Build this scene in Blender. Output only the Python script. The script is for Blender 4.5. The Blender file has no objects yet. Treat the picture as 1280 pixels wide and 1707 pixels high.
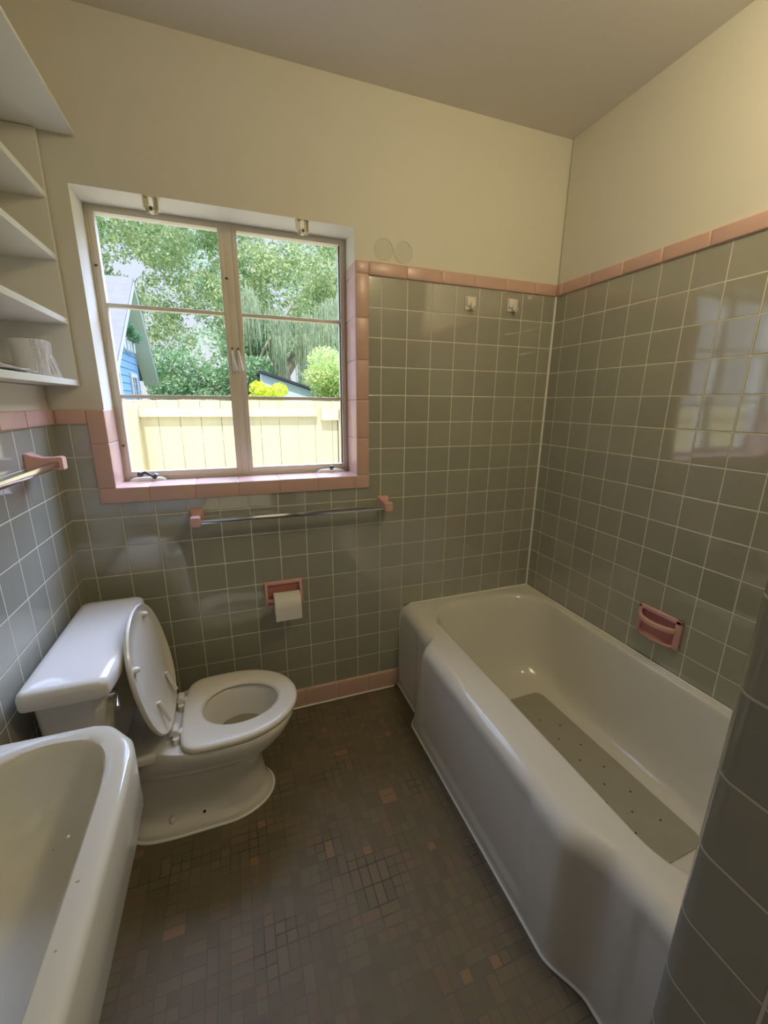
import bpy, bmesh, math, random
import numpy as np
from mathutils import Vector, Matrix

# ------------------------------------------------------------------ scene, camera, world, lights
S = bpy.context.scene
COL = S.collection
PI = math.pi
T = 0.1085                      # tile pitch
W, H = 1.956, 2.419             # room width, ceiling height
BASE = 0.0912                   # first grout row above the floor
YF = -2.95                      # front (door) wall
PX, PY = 1.03, -1.414           # partition wall corner beside the tub

cam = bpy.data.cameras.new('camera')
camo = bpy.data.objects.new('camera', cam)
COL.objects.link(camo)
yaw, pitch, roll = 0.3482, 0.2579, 0.0086
f_ = Vector((math.sin(yaw)*math.cos(pitch), math.cos(yaw)*math.cos(pitch), -math.sin(pitch)))
r_ = Vector((math.cos(yaw), -math.sin(yaw), 0))
u_ = r_.cross(f_)
r2 = r_*math.cos(roll) + u_*math.sin(roll)
u2 = -r_*math.sin(roll) + u_*math.cos(roll)
camo.matrix_world = Matrix(((r2.x, u2.x, -f_.x, 0.5462), (r2.y, u2.y, -f_.y, -1.6484),
                            (r2.z, u2.z, -f_.z, 1.3603), (0, 0, 0, 1)))
cam.sensor_fit = 'HORIZONTAL'; cam.sensor_width = 36.0
cam.lens = 36.0*686.4/1280
cam.clip_start = 0.02; cam.clip_end = 200
S.camera = camo

S.view_settings.view_transform = 'Standard'
S.view_settings.look = 'None'
S.view_settings.gamma = 1.0
S.view_settings.use_curve_mapping = False
S.view_settings.exposure = 0.0

SKY_LOW, SKY_HIGH = 0.9, 1.6
SKY_FAR = 16.0                   # bright sky patch above the view, added to strengthen the window light
SUN = 4.6
DOOR_FILL = 2.4
LAMP_FILL = 14.0

world = bpy.data.worlds.new('world'); S.world = world
world.use_nodes = True
wn = world.node_tree.nodes; wl = world.node_tree.links; wn.clear()
wo = wn.new('ShaderNodeOutputWorld'); bg = wn.new('ShaderNodeBackground')
tc = wn.new('ShaderNodeTexCoord'); sx = wn.new('ShaderNodeSeparateXYZ')
rmp = wn.new('ShaderNodeValToRGB')
wl.new(tc.outputs['Generated'], sx.inputs[0]); wl.new(sx.outputs['Z'], rmp.inputs[0])
e = rmp.color_ramp.elements
e[0].position = 0.0; e[0].color = (SKY_LOW*.92, SKY_LOW*.97, SKY_LOW*1.0, 1)
e[1].position = 0.75; e[1].color = (SKY_HIGH*.55, SKY_HIGH*.75, SKY_HIGH*1.12, 1)
m_ = rmp.color_ramp.elements.new(0.3); m_.color = (.78, .88, 1.08, 1)
def wmath(op, a, b_=0.0):
    n = wn.new('ShaderNodeMath'); n.operation = op
    for i, v in enumerate((a, b_)):
        if isinstance(v, bpy.types.NodeSocket): wl.new(v, n.inputs[i])
        else: n.inputs[i].default_value = v
    return n.outputs[0]
def wramp(x_, a, b_):
    n = wn.new('ShaderNodeMapRange'); n.interpolation_type = 'SMOOTHSTEP'; wl.new(x_, n.inputs[0]); n.inputs[1].default_value = a; n.inputs[2].default_value = b_
    return n.outputs[0]
far = wmath('MULTIPLY', wramp(sx.outputs['Z'], .38, .52), wramp(sx.outputs['Y'], .05, .40))
far = wmath('MULTIPLY', far, wmath('ADD', wmath('MULTIPLY', wramp(sx.outputs['X'], -.35, .45), 1.25), .28))
addn = wn.new('ShaderNodeMix'); addn.data_type = 'RGBA'
addn.clamp_factor = False; wl.new(far, addn.inputs['Factor']); wl.new(rmp.outputs[0], addn.inputs[6]); addn.inputs[7].default_value = (SKY_FAR*.56, SKY_FAR*.72, SKY_FAR*1.16, 1)
wl.new(addn.outputs[2], bg.inputs[0]); wl.new(bg.outputs[0], wo.inputs[0])

def light(name, typ, loc, target, energy, color, **k):
    d = bpy.data.lights.new(name, typ); d.energy = energy; d.color = color
    for a, v in k.items(): setattr(d, a, v)
    o = bpy.data.objects.new(name, d); COL.objects.link(o); o.location = loc
    v = Vector(target) - Vector(loc)
    o.rotation_euler = v.to_track_quat('-Z', 'Y').to_euler()
    return o
light('sun', 'SUN', (0, -5, 9), (1.2, 0, 0), SUN, (1.0, .95, .84), angle=0.02)
# warm fill light added in the doorway behind the camera
light('doorway_fill', 'AREA', (.52, YF + .03, 1.15), (.60, 0, 1.0), DOOR_FILL, (1.0, .88, .60), shape='RECTANGLE', size=.70, size_y=1.9)
# warm lamp added above the tub, out of view, to fill the room
light('tub_fill_light', 'POINT', (1.45, -1.25, 2.30), (0, 0, 0), LAMP_FILL, (1.0, .84, .52), shadow_soft_size=.11)
pl = light('window_portal', 'AREA', (.584, .16, 1.52), (.584, -3, 1.52), 1.0, (1, 1, 1), shape='RECTANGLE', size=.88, size_y=.92)
pl.data.cycles.is_portal = True

# ------------------------------------------------------------------ helpers
def tag(o, label=None, cat=None, group=None, kind=None):
    if label: o['label'] = label
    if cat: o['category'] = cat
    if group: o['group'] = group
    if kind: o['kind'] = kind
    return o

def empty(name, loc=(0, 0, 0), rz=0):
    o = bpy.data.objects.new(name, None); COL.objects.link(o)
    o.location = loc; o.rotation_euler = (0, 0, rz); o.empty_display_size = .05
    return o

def copy_tree(o, parent=None):
    c = o.copy(); COL.objects.link(c)
    if parent: c.parent = parent
    for ch in list(o.children): copy_tree(ch, c)
    return c

class MB:
    """mesh builder"""
    def __init__(s): s.v = []; s.f = []; s.m = []
    def add(s, v, f, mi=0):
        k = len(s.v); s.v += [tuple(p) for p in v]
        s.f += [tuple(i + k for i in q) for q in f]; s.m += [mi]*len(f)
        return s
    def box(s, a, b, mi=0, bev=0.0, seg=2, M=None):
        a = [min(p, q) for p, q in zip(a, b)], [max(p, q) for p, q in zip(a, b)]
        lo, hi = a
        bm = bmesh.new()
        bmesh.ops.create_cube(bm, size=1)
        for v in bm.verts:
            v.co = Vector([lo[i] + (v.co[i] + .5)*(hi[i] - lo[i]) for i in range(3)])
        if bev > 0:
            bmesh.ops.bevel(bm, geom=bm.edges[:], offset=min(bev, .49*min(h - l for l, h in zip(lo, hi))), segments=seg, profile=.5, affect='EDGES')
        if M is not None: bm.transform(M)
        bm.verts.index_update()
        s.add([v.co[:] for v in bm.verts], [[v.index for v in f.verts] for f in bm.faces], mi)
        bm.free(); return s
    def cyl(s, a, b, r, r2=None, n=24, mi=0, cap=True):
        a = Vector(a); b = Vector(b); r2 = r if r2 is None else r2
        d = (b - a).normalized(); x = d.orthogonal().normalized(); y = d.cross(x)
        v = []
        for c, R in ((a, r), (b, r2)):
            v += [c + (x*math.cos(t) + y*math.sin(t))*R for t in [2*PI*i/n for i in range(n)]]
        f = [(i, (i+1) % n, n + (i+1) % n, n + i) for i in range(n)]
        if cap: f += [tuple(range(n))[::-1], tuple(range(n, 2*n))]
        return s.add(v, f, mi)
    def lathe(s, prof, c, axis, n=32, mi=0):
        """prof list of (r, h) along axis"""
        c = Vector(c); d = Vector(axis).normalized(); x = d.orthogonal().normalized(); y = d.cross(x)
        v = []
        for R, h in prof:
            v += [c + d*h + (x*math.cos(2*PI*i/n) + y*math.sin(2*PI*i/n))*R for i in range(n)]
        f = []
        for k in range(len(prof)-1):
            f += [(k*n+i, k*n+(i+1) % n, (k+1)*n+(i+1) % n, (k+1)*n+i) for i in range(n)]
        f += [tuple(range(n))[::-1], tuple(range((len(prof)-1)*n, len(prof)*n))]
        return s.add(v, f, mi)
    def tube(s, pts, r, n=10, mi=0):
        pts = [Vector(p) for p in pts]; v = []; f = []
        rr = r if isinstance(r, (list, tuple)) else [r]*len(pts)
        x = None
        for k, p in enumerate(pts):
            d = (pts[min(k+1, len(pts)-1)] - pts[max(k-1, 0)]).normalized()
            x = d.orthogonal().normalized() if x is None else (x - d*x.dot(d)).normalized()
            y = d.cross(x)
            v += [p + (x*math.cos(2*PI*i/n) + y*math.sin(2*PI*i/n))*rr[k] for i in range(n)]
        for k in range(len(pts)-1):
            f += [(k*n+i, k*n+(i+1) % n, (k+1)*n+(i+1) % n, (k+1)*n+i) for i in range(n)]
        f += [tuple(range(n))[::-1], tuple(range((len(pts)-1)*n, len(pts)*n))]
        return s.add(v, f, mi)
    def rings(s, rings, mi=0, cap0=False, cap1=False):
        n = len(rings[0]); v = [p for R in rings for p in R]; f = []
        for k in range(len(rings)-1):
            f += [(k*n+i, k*n+(i+1) % n, (k+1)*n+(i+1) % n, (k+1)*n+i) for i in range(n)]
        if cap0: f.append(tuple(range(n))[::-1])
        if cap1: f.append(tuple(range((len(rings)-1)*n, len(rings)*n)))
        return s.add(v, f, mi)
    def build(s, name, mat, parent=None, smooth=None, bevel=None, subsurf=0):
        me = bpy.data.meshes.new(name)
        me.from_pydata(s.v, [], s.f)
        mats = mat if isinstance(mat, (list, tuple)) else [mat]
        for m in mats: me.materials.append(m)
        me.polygons.foreach_set('material_index', s.m)
        bm = bmesh.new(); bm.from_mesh(me)
        bmesh.ops.recalc_face_normals(bm, faces=bm.faces[:])
        bm.to_mesh(me); bm.free()
        o = bpy.data.objects.new(name, me); COL.objects.link(o)
        if parent: o.parent = parent
        if smooth is not None:
            me.polygons.foreach_set('use_smooth', [True]*len(me.polygons))
            me.set_sharp_from_angle(angle=math.radians(smooth))
        if bevel:
            b = o.modifiers.new('bevel', 'BEVEL'); b.width = bevel; b.segments = 3; b.limit_method = 'ANGLE'; b.angle_limit = .6
        if subsurf:
            b = o.modifiers.new('sub', 'SUBSURF'); b.levels = subsurf; b.render_levels = subsurf
        return o

def sm(x, a, b):
    t = min(1, max(0, (x - a)/(b - a))); return t*t*(3 - 2*t)

# ------------------------------------------------------------------ materials
class NT:
    def __init__(s, name):
        s.mat = bpy.data.materials.new(name); s.mat.use_nodes = True
        s.n = s.mat.node_tree.nodes; s.l = s.mat.node_tree.links
        s.b = s.n['Principled BSDF']; s.out = s.n['Material Output']
    def put(s, sock, v):
        if isinstance(v, bpy.types.NodeSocket): s.l.new(v, sock)
        elif isinstance(v, (tuple, list)) and len(v) == 3 and sock.type == 'RGBA': sock.default_value = (*v, 1)
        else: sock.default_value = v
    def m(s, op, a, b=0.0, c=0.0):
        n = s.n.new('ShaderNodeMath'); n.operation = op
        for i, v in enumerate((a, b, c)): s.put(n.inputs[i], v)
        return n.outputs[0]
    def pos(s):
        g = s.n.new('ShaderNodeNewGeometry'); x = s.n.new('ShaderNodeSeparateXYZ'); s.l.new(g.outputs['Position'], x.inputs[0])
        s.geo = g; return x.outputs[0], x.outputs[1], x.outputs[2]
    def comb(s, a, b, c=0.0):
        n = s.n.new('ShaderNodeCombineXYZ')
        for i, v in enumerate((a, b, c)): s.put(n.inputs[i], v)
        return n.outputs[0]
    def noise(s, vec, scale, detail=3, rough=.5):
        n = s.n.new('ShaderNodeTexNoise'); n.inputs['Scale'].default_value = scale; n.inputs['Detail'].default_value = detail
        n.inputs['Roughness'].default_value = rough
        if vec is not None: s.l.new(vec, n.inputs['Vector'])
        return n.outputs['Fac']
    def white(s, vec):
        n = s.n.new('ShaderNodeTexWhiteNoise'); s.l.new(vec, n.inputs['Vector']); return n.outputs['Value'], n.outputs['Color']
    def mix(s, f, a, b):
        n = s.n.new('ShaderNodeMix'); n.data_type = 'RGBA'
        s.put(n.inputs['Factor'], f); s.put(n.inputs[6], a); s.put(n.inputs[7], b); return n.outputs[2]
    def ss(s, x, a, b):
        n = s.n.new('ShaderNodeMapRange'); n.interpolation_type = 'SMOOTHSTEP'; s.put(n.inputs[0], x)
        n.inputs[1].default_value = a; n.inputs[2].default_value = b; return n.outputs[0]
    def vm(s, op, a, b=None, k=None):
        n = s.n.new('ShaderNodeVectorMath'); n.operation = op; s.put(n.inputs[0], a)
        if b is not None: s.put(n.inputs[1], b)
        if k is not None: s.put(n.inputs['Scale'], k)
        return n.outputs[0]
    def bump(s, h, strength=.3, dist=.002, normal=None):
        n = s.n.new('ShaderNodeBump'); n.inputs['Strength'].default_value = strength; n.inputs['Distance'].default_value = dist
        s.l.new(h, n.inputs['Height'])
        if normal is not None: s.l.new(normal, n.inputs['Normal'])
        s.l.new(n.outputs[0], s.b.inputs['Normal']); return n.outputs[0]
    def set(s, color=None, rough=None, metal=None, spec=None, **k):
        if color is not None: s.put(s.b.inputs['Base Color'], color)
        if rough is not None: s.put(s.b.inputs['Roughness'], rough)
        if metal is not None: s.put(s.b.inputs['Metallic'], metal)
        if spec is not None: s.put(s.b.inputs['Specular IOR Level'], spec)
        for a, v in k.items(): s.put(s.b.inputs[a.replace('_', ' ')], v)
        return s

def plain(name, color, rough=.4, metal=0.0, spec=.5, var=.04, scale=9, bump=0.0, bscale=60, coat=0.0):
    t = NT(name)
    n = t.noise(t.n.new('ShaderNodeTexCoord').outputs['Object'], scale)
    d = tuple(c*(1 - var*2) for c in color); u = tuple(min(1, c*(1 + var)) for c in color)
    t.set(t.mix(n, d, u), rough, metal, spec)
    if coat: t.b.inputs['Coat Weight'].default_value = coat; t.b.inputs['Coat Roughness'].default_value = .05
    if bump: t.bump(t.noise(t.n.new('ShaderNodeTexCoord').outputs['Object'], bscale, 4), bump, .002)
    return t.mat

def tile_mat(name, axis, off, sign, color, grout, rough=.07, pitch=T, var=.05, tilt=.012, ior=1.72):
    """square wall tile: joints where (sign*axis - off)/pitch is whole, rows from BASE"""
    t = NT(name); P = t.pos()
    u = t.m('DIVIDE', t.m('SUBTRACT', t.m('MULTIPLY', P[axis], sign), off), pitch)
    v = t.m('DIVIDE', t.m('SUBTRACT', P[2], BASE), pitch)
    def edge(w):
        fr = t.m('FRACT', w); return t.m('MINIMUM', fr, t.m('SUBTRACT', 1.0, fr))
    d = t.m('MINIMUM', edge(u), edge(v))
    cell = t.comb(t.m('FLOOR', u), t.m('FLOOR', v), 3.3)
    val, colr = t.white(cell)
    g = t.ss(d, .010, .019)
    jit = t.m('ADD', 1 - var, t.m('MULTIPLY', val, 2*var))
    base = t.vm('SCALE', t.comb(*color), k=jit)
    mott = t.noise(t.geo.outputs['Position'], 14, 3)
    base = t.vm('SCALE', base, k=t.m('ADD', .94, t.m('MULTIPLY', mott, .12)))
    gn = t.noise(t.geo.outputs['Position'], 5, 2)
    gr = t.mix(gn, tuple(c*.8 for c in grout), grout)
    t.set(t.mix(g, gr, base), t.m('ADD', rough, t.m('MULTIPLY', t.m('SUBTRACT', 1.0, g), .6)), spec=.9, IOR=ior)
    nrm = t.vm('NORMALIZE', t.vm('ADD', t.geo.outputs['Normal'], t.vm('SCALE', t.vm('SUBTRACT', colr, (0.5, 0.5, 0.5)), k=tilt)))
    wav = t.m('MULTIPLY', t.noise(t.geo.outputs['Position'], 22, 1), .10)
    t.bump(t.m('ADD', t.ss(d, .008, .032), wav), .45, .0016, nrm)
    return t.mat

TILEC = (.372, .364, .297); GROUT = (.84, .80, .66)
M = {}
M['tile_back'] = tile_mat('tile_back', 0, -(W - .0693), -1, TILEC, GROUT)
M['tile_right'] = tile_mat('tile_right', 1, .0656, -1, TILEC, GROUT)
M['tile_left'] = tile_mat('tile_left', 1, .064, -1, TILEC, GROUT)
M['tile_partition'] = tile_mat('tile_partition', 1, 1.515, -1, (.31, .30, .258), (.66, .63, .54), rough=.16, ior=1.5)  # same tile as the walls, its colour darkened to stand for shade
M['tile_end'] = tile_mat('tile_end', 0, 1.13, 1, (.33, .335, .30), (.60, .60, .54), rough=.16)
M['paint'] = plain('paint', (.80, .77, .66), .55, spec=.3, var=.02, scale=2, bump=.12, bscale=90)
M['ceiling'] = plain('ceiling_paint', (.80, .76, .70), .7, spec=.2, var=.02, scale=2, bump=.1, bscale=90)
M['gloss'] = plain('gloss_paint', (.88, .86, .77), .35, var=.02, scale=4)
M['pink'] = plain('pink_ceramic', (.70, .455, .38), .30, var=.05, scale=14)
M['pink2'] = plain('pink_fixture', (.74, .43, .38), .2, var=.05, scale=14)
M['pinkgrout'] = plain('pink_grout', (.66, .46, .385), .6)
M['caulk'] = plain('caulk', (.92, .91, .84), .4)
M['porcelain'] = plain('porcelain', (.80, .76, .68), .08, var=.01, scale=3, spec=.5)
M['tub'] = plain('tub_enamel', (.77, .75, .68), .13, var=.015, scale=3, bump=.05, bscale=160)
M['seat'] = plain('seat_plastic', (.80, .75, .62), .22, var=.01)
M['chrome'] = plain('chrome', (.75, .75, .76), .12, 1.0, var=.03)
M['bronze'] = plain('dark_metal', (.10, .09, .08), .45, .6, var=.2, scale=60)
M['bracket'] = plain('bracket_metal', (.90, .84, .66), .4, .0, var=.15, scale=60)
M['frame'] = plain('frame_paint', (.76, .70, .57), .4, var=.03, scale=8)
M['sashpaint'] = plain('sash_paint', (.74, .67, .54), .4, var=.03, scale=8)
M['paper'] = plain('paper', (.83, .80, .72), .8, spec=.1, var=.02, bump=.1)
M['white'] = plain('white_plastic', (.82, .78, .68), .3, var=.02)
M['mat'] = plain('mat_rubber', (.43, .41, .33), .5, var=.04, scale=20, bump=.15, bscale=120)
M['dark'] = plain('dark_hole', (.02, .02, .018), .8)
M['water'] = plain('water', (.36, .33, .22), .03, var=.05, scale=6)

def glass(name, color=(1, 1, 1), mixf=.92, rough=0.0):
    t = NT(name)
    a = t.n.new('ShaderNodeBsdfTransparent'); g = t.n.new('ShaderNodeBsdfGlossy'); mx = t.n.new('ShaderNodeMixShader')
    fr = t.n.new('ShaderNodeFresnel'); fr.inputs[0].default_value = 1.45
    a.inputs[0].default_value = (*color, 1); g.inputs['Roughness'].default_value = rough
    gb = t.n.new('ShaderNodeNewGeometry')
    t.l.new(t.m('MULTIPLY', fr.outputs[0], t.m('SUBTRACT', 1.0, gb.outputs['Backfacing'])), mx.inputs[0]); t.l.new(a.outputs[0], mx.inputs[1]); t.l.new(g.outputs[0], mx.inputs[2])
    t.l.new(mx.outputs[0], t.out.inputs[0]); return t.mat
M['glass'] = glass('window_glass')
t = NT('clear_film'); t.set((.85, .83, .78), .12); t.b.inputs['Alpha'].default_value = .35
t.bump(t.noise(t.n.new('ShaderNodeTexCoord').outputs['Object'], 70, 3), .8, .004); M['film'] = t.mat
t = NT('clear_suction'); t.set((.80, .78, .68), .5); t.b.inputs['Alpha'].default_value = .10; M['suction'] = t.mat

# floor mosaic: little 2x1 and 1x1 stones laid every way
t = NT('floor_mosaic'); x, y, z = t.pos()
p = .056
u = t.m('DIVIDE', t.m('ADD', x, .013), p); v = t.m('DIVIDE', t.m('ADD', y, 4.0), p)
cu, cv = t.m('FLOOR', u), t.m('FLOOR', v)
fu, fv = t.m('FRACT', u), t.m('FRACT', v)
rv, rc = t.white(t.comb(cu, cv, 1.7))
hor = t.m('GREATER_THAN', rv, .5)
def lerp(a, b, k): return t.m('ADD', t.m('MULTIPLY', a, t.m('SUBTRACT', 1.0, k)), t.m('MULTIPLY', b, k))
a_ = lerp(fu, fv, hor)            # split direction coordinate
b_ = lerp(fv, fu, hor)
a2 = t.m('MULTIPLY', a_, 2.0); ai = t.m('FLOOR', a2); af = t.m('FRACT', a2)
half = t.m('GREATER_THAN', t.white(t.comb(cu, cv, 9.1))[0], .62)       # some stones cut in two squares
b2 = t.m('MULTIPLY', b_, 2.0); bi = t.m('MULTIPLY', t.m('FLOOR', b2), half); bf = t.m('FRACT', b2)
ea = t.m('MULTIPLY', t.m('MINIMUM', af, t.m('SUBTRACT', 1.0, af)), .5)
eb1 = t.m('MINIMUM', b_, t.m('SUBTRACT', 1.0, b_)); eb2 = t.m('MULTIPLY', t.m('MINIMUM', bf, t.m('SUBTRACT', 1.0, bf)), .5)
d = t.m('MINIMUM', ea, lerp(eb1, eb2, half))
sv, sc = t.white(t.comb(t.m('ADD', cu, t.m('MULTIPLY', ai, .37)), t.m('ADD', cv, t.m('MULTIPLY', bi, .41)), 5.0))
cr = t.n.new('ShaderNodeValToRGB'); t.l.new(sv, cr.inputs[0]); cr.color_ramp.interpolation = 'CONSTANT'
el = cr.color_ramp.elements
el[0].position = 0; el[0].color = (.150, .126, .092, 1)
el[1].position = .955; el[1].color = (.180, .134, .098, 1)
for pp, cc in ((.22, (.168, .142, .104)), (.42, (.140, .120, .088)), (.62, (.160, .130, .100)), (.80, (.146, .130, .092)), (.90, (.168, .132, .098)), (.985, (.24, .162, .108))):
    q = el.new(pp); q.color = (*cc, 1)
g = t.ss(d, .015, .04)
gn = t.ss(t.noise(t.geo.outputs['Position'], 4.5, 4), .48, .68)
gr = t.mix(gn, (.165, .143, .106), (.085, .072, .052))
pat = t.noise(t.geo.outputs['Position'], 3.0, 3)
colr = t.vm('SCALE', cr.outputs[0], k=t.m('ADD', .80, t.m('MULTIPLY', pat, .4)))
t.set(t.mix(g, gr, t.vm('MULTIPLY', colr, (1.22, 1.16, .98))), .55, spec=.25)
t.bump(g, .35, .001)
M['floor'] = t.mat

# sink enamel with small grey chips
t = NT('sink_enamel'); x, y, z = t.pos()
def spot(cx, cy, r):
    dx = t.m('SUBTRACT', x, cx); dy = t.m('MULTIPLY', t.m('SUBTRACT', y, cy), 1.6)
    return t.ss(t.m('SQRT', t.m('ADD', t.m('MULTIPLY', dx, dx), t.m('MULTIPLY', dy, dy))), r, r*.4)
sp = t.m('ADD', spot(.347, -1.222, .0028), t.m('ADD', spot(.347, -1.285, .002), spot(.250, -1.055, .002)))
sp.node.use_clamp = True; sp = t.m('MULTIPLY', sp, .75)
t.set(t.mix(sp, (.78, .77, .70), (.25, .22, .17)), .09)
M['sink'] = t.mat

# outside
def board_mat(name, c):
    t = NT(name); x, y, z = t.pos()
    n1 = t.noise(t.comb(t.m('MULTIPLY', x, 30.0), y, t.m('MULTIPLY', z, 1.5)), 2, 4)
    rv, _ = t.white(t.comb(t.m('FLOOR', t.m('DIVIDE', x, .1435)), 0.0, 2.0))
    k = t.m('ADD', .86, t.m('ADD', t.m('MULTIPLY', n1, .12), t.m('MULTIPLY', rv, .12)))
    t.set(t.vm('SCALE', t.comb(*c), k=k), .8, spec=.1); return t.mat
M['fence'] = board_mat('fence_wood', (.82, .72, .43))
M['rail'] = board_mat('rail_wood', (.84, .75, .50))
M['blue'] = plain('blue_siding', (.30, .50, .76), .6, var=.03)
M['trimwhite'] = plain('white_trim', (.80, .80, .78), .5, var=.02)
M['cream'] = plain('cream_soffit', (.66, .70, .55), .6, var=.02)
M['shingle'] = plain('shingle', (.25, .24, .27), .9, var=.12, scale=7, bump=.5, bscale=14)
M['roofdark'] = plain('dark_roof', (.04, .05, .07), .8)
M['paneglass'] = plain('dark_pane', (.10, .13, .17), .1)
M['lightblue'] = plain('light_blue_wall', (.66, .76, .88), .6)
M['grass'] = plain('grass', (.14, .17, .07), .9, var=.2, scale=3)
M['bark'] = plain('bark', (.40, .36, .28), .9, var=.2, scale=9, bump=.6, bscale=18)
def leaf(name, a, b, c, scale=1.2, trans=.35):
    t = NT(name); t.pos()
    n1 = t.noise(t.geo.outputs['Position'], scale, 3); _rv = t.white(t.vm('SNAP', t.geo.outputs['Position'], (.09, .09, .09)))[0]
    k = t.m('ADD', t.m('MULTIPLY', n1, .6), t.m('MULTIPLY', _rv, .45))
    cr = t.n.new('ShaderNodeValToRGB'); t.l.new(k, cr.inputs[0]); el = cr.color_ramp.elements
    el[0].position = .22; el[0].color = (*a, 1); el[1].position = .78; el[1].color = (*c, 1)
    q = el.new(.5); q.color = (*b, 1)
    t.set(cr.outputs[0], .6, spec=.15)
    tr = t.n.new('ShaderNodeBsdfTranslucent'); t.l.new(cr.outputs[0], tr.inputs[0])
    mx = t.n.new('ShaderNodeMixShader'); mx.inputs[0].default_value = trans
    t.l.new(t.b.outputs[0], mx.inputs[1]); t.l.new(tr.outputs[0], mx.inputs[2]); t.l.new(mx.outputs[0], t.out.inputs[0])
    return t.mat
M['oak'] = leaf('oak_leaves', (.15, .27, .13), (.44, .58, .27), (.90, .90, .60))
M['bush'] = leaf('bush_leaves', (.12, .27, .13), (.27, .48, .25), (.62, .74, .48))
M['yellow'] = leaf('yellow_leaves', (0.466, 0.593, 0.043), (0.790, 0.814, 0.069), (0.883, 0.900, 0.216))
M['lime'] = leaf('pale_leaves', (0.371, 0.555, 0.173), (0.594, 0.726, 0.294), (0.817, 0.841, 0.432))
M['moss'] = leaf('moss', (0.240, 0.325, 0.207), (0.409, 0.498, 0.328), (0.576, 0.650, 0.448))

# ------------------------------------------------------------------ room shell
def struct(o): o['kind'] = 'structure'; return o
CAPL, CAPR = BASE + 11*T, BASE + 16*T            # underside of pink caps (left side / right side)
CH = .047                                        # cap height
WX0, WX1, WZ0, WZ1 = .146, 1.022, 1.064, 1.981   # window opening

struct(MB().box((-.3, YF-.1, -.1), (W+.12, .215, 0)).build('floor', M['floor']))
struct(MB().box((-.3, YF-.1, H), (W+.12, .215, H+.12)).build('ceiling', M['ceiling']))
b = MB()
YB = .215; PO = .006
b.box((-.3, 0, 0), (WX0, YB, CAPL+.02), 0)
b.box((-.3, PO, CAPL+.02), (WX0, YB, H), 1)
b.box((WX0, 0, 0), (WX1, YB, WZ0), 0)
b.box((WX0, PO, WZ1), (WX1, YB, H), 1)
b.box((WX1, 0, 0), (W+.12, YB, CAPR+.02), 0)
b.box((WX1, PO, CAPR+.02), (W+.12, YB, H), 1)
struct(b.build('wall_back', [M['tile_back'], M['paint']]))
b = MB()
b.box((W, YF, 0), (W+.12, 0, CAPR+.02), 0); b.box((W+PO, YF, CAPR+.02), (W+.12, .001, H), 1)
struct(b.build('wall_right', [M['tile_right'], M['paint']]))
b = MB()
SZ0, SZ1, SY1 = 1.405, 2.098, -1.15              # shelf recess
b.box((-.3, YF, 0), (0, 0, CAPL+.02), 0)
b.box((-.3, YF, CAPL+.02), (-PO, .001, SZ0), 1)
b.box((-.3, YF, SZ1), (-PO, .001, H), 1)
b.box((-.3, YF, SZ0), (-PO, SY1, SZ1), 1)
b.box((-.3, SY1, SZ0), (-.12, .001, SZ1), 1)
struct(b.build('wall_left', [M['tile_left'], M['paint']]))
b = MB()
DX0, DX1, DZ = .12, .92, 2.03
b.box((-.3, YF-.1, 0), (DX0, YF, H)); b.box((DX1, YF-.1, 0), (W+.12, YF, H)); b.box((DX0, YF-.1, DZ), (DX1, YF, H))
struct(b.build('wall_front', M['paint']))
# hall beyond the doorway, closed off
b = MB(); b.box((-.3, YF-.16, -.1), (W+.12, YF-.11, H+.1))
struct(b.build('wall_hall', M['paint']))
# partition wall at the foot of the tub, bullnose tiled corner
R_ = .028
def arc(cx, cy, r, a0, a1, n): return [(cx + r*math.cos(a0 + (a1-a0)*i/n), cy + r*math.sin(a0 + (a1-a0)*i/n)) for i in range(n+1)]
prof = [(PX, YF+.002)] + arc(PX + R_, PY - R_, R_, PI, PI/2, 10) + [(W-.002, PY)]
b = MB(); n = len(prof)
v = [(x_, y_, 0.0) for x_, y_ in prof] + [(x_, y_, H) for x_, y_ in prof]
b.add(v, [(i, i+1, n+i+1, n+i) for i in range(n-1)], 0)
b.add([(PX, YF+.002, 0), (W-.002, PY, 0), (W-.002, YF+.002, 0), (PX, YF+.002, H), (W-.002, PY, H), (W-.002, YF+.002, H)], [(0, 2, 5, 3), (2, 1, 4, 5)], 0)
po = struct(b.build('wall_partition', M['tile_partition'], smooth=40))

# ------------------------------------------------------------------ pink trim runs, piece by piece
def run(b, axis, a0, a1, lo, hi, bev, piece=.1525, start=None):
    """a row of bevelled trim tiles along an axis; lo/hi give the section on the two other axes"""
    oth = [i for i in range(3) if i != axis]
    cuts = [a0]; k = (start if start is not None else a0) + piece
    while k < a1 - .01:
        if k > a0 + .01: cuts.append(k)
        k += piece
    cuts.append(a1)
    for p, q in zip(cuts[:-1], cuts[1:]):
        A = [0]*3; B = [0]*3
        A[axis] = p + .0006; B[axis] = q - .0006
        for j, o_ in enumerate(oth): A[o_] = lo[j]; B[o_] = hi[j]
        b.box(A, B, 0, bev, 3)
    A = [0]*3; B = [0]*3; A[axis] = a0; B[axis] = a1
    for j, o_ in enumerate(oth):
        g_ = min(.0025, .4*(hi[j]-lo[j])); A[o_] = lo[j] + g_; B[o_] = hi[j] - g_
    b.box(A, B, 1)
PM = [M['pink'], M['pinkgrout']]
SW = .052
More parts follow.
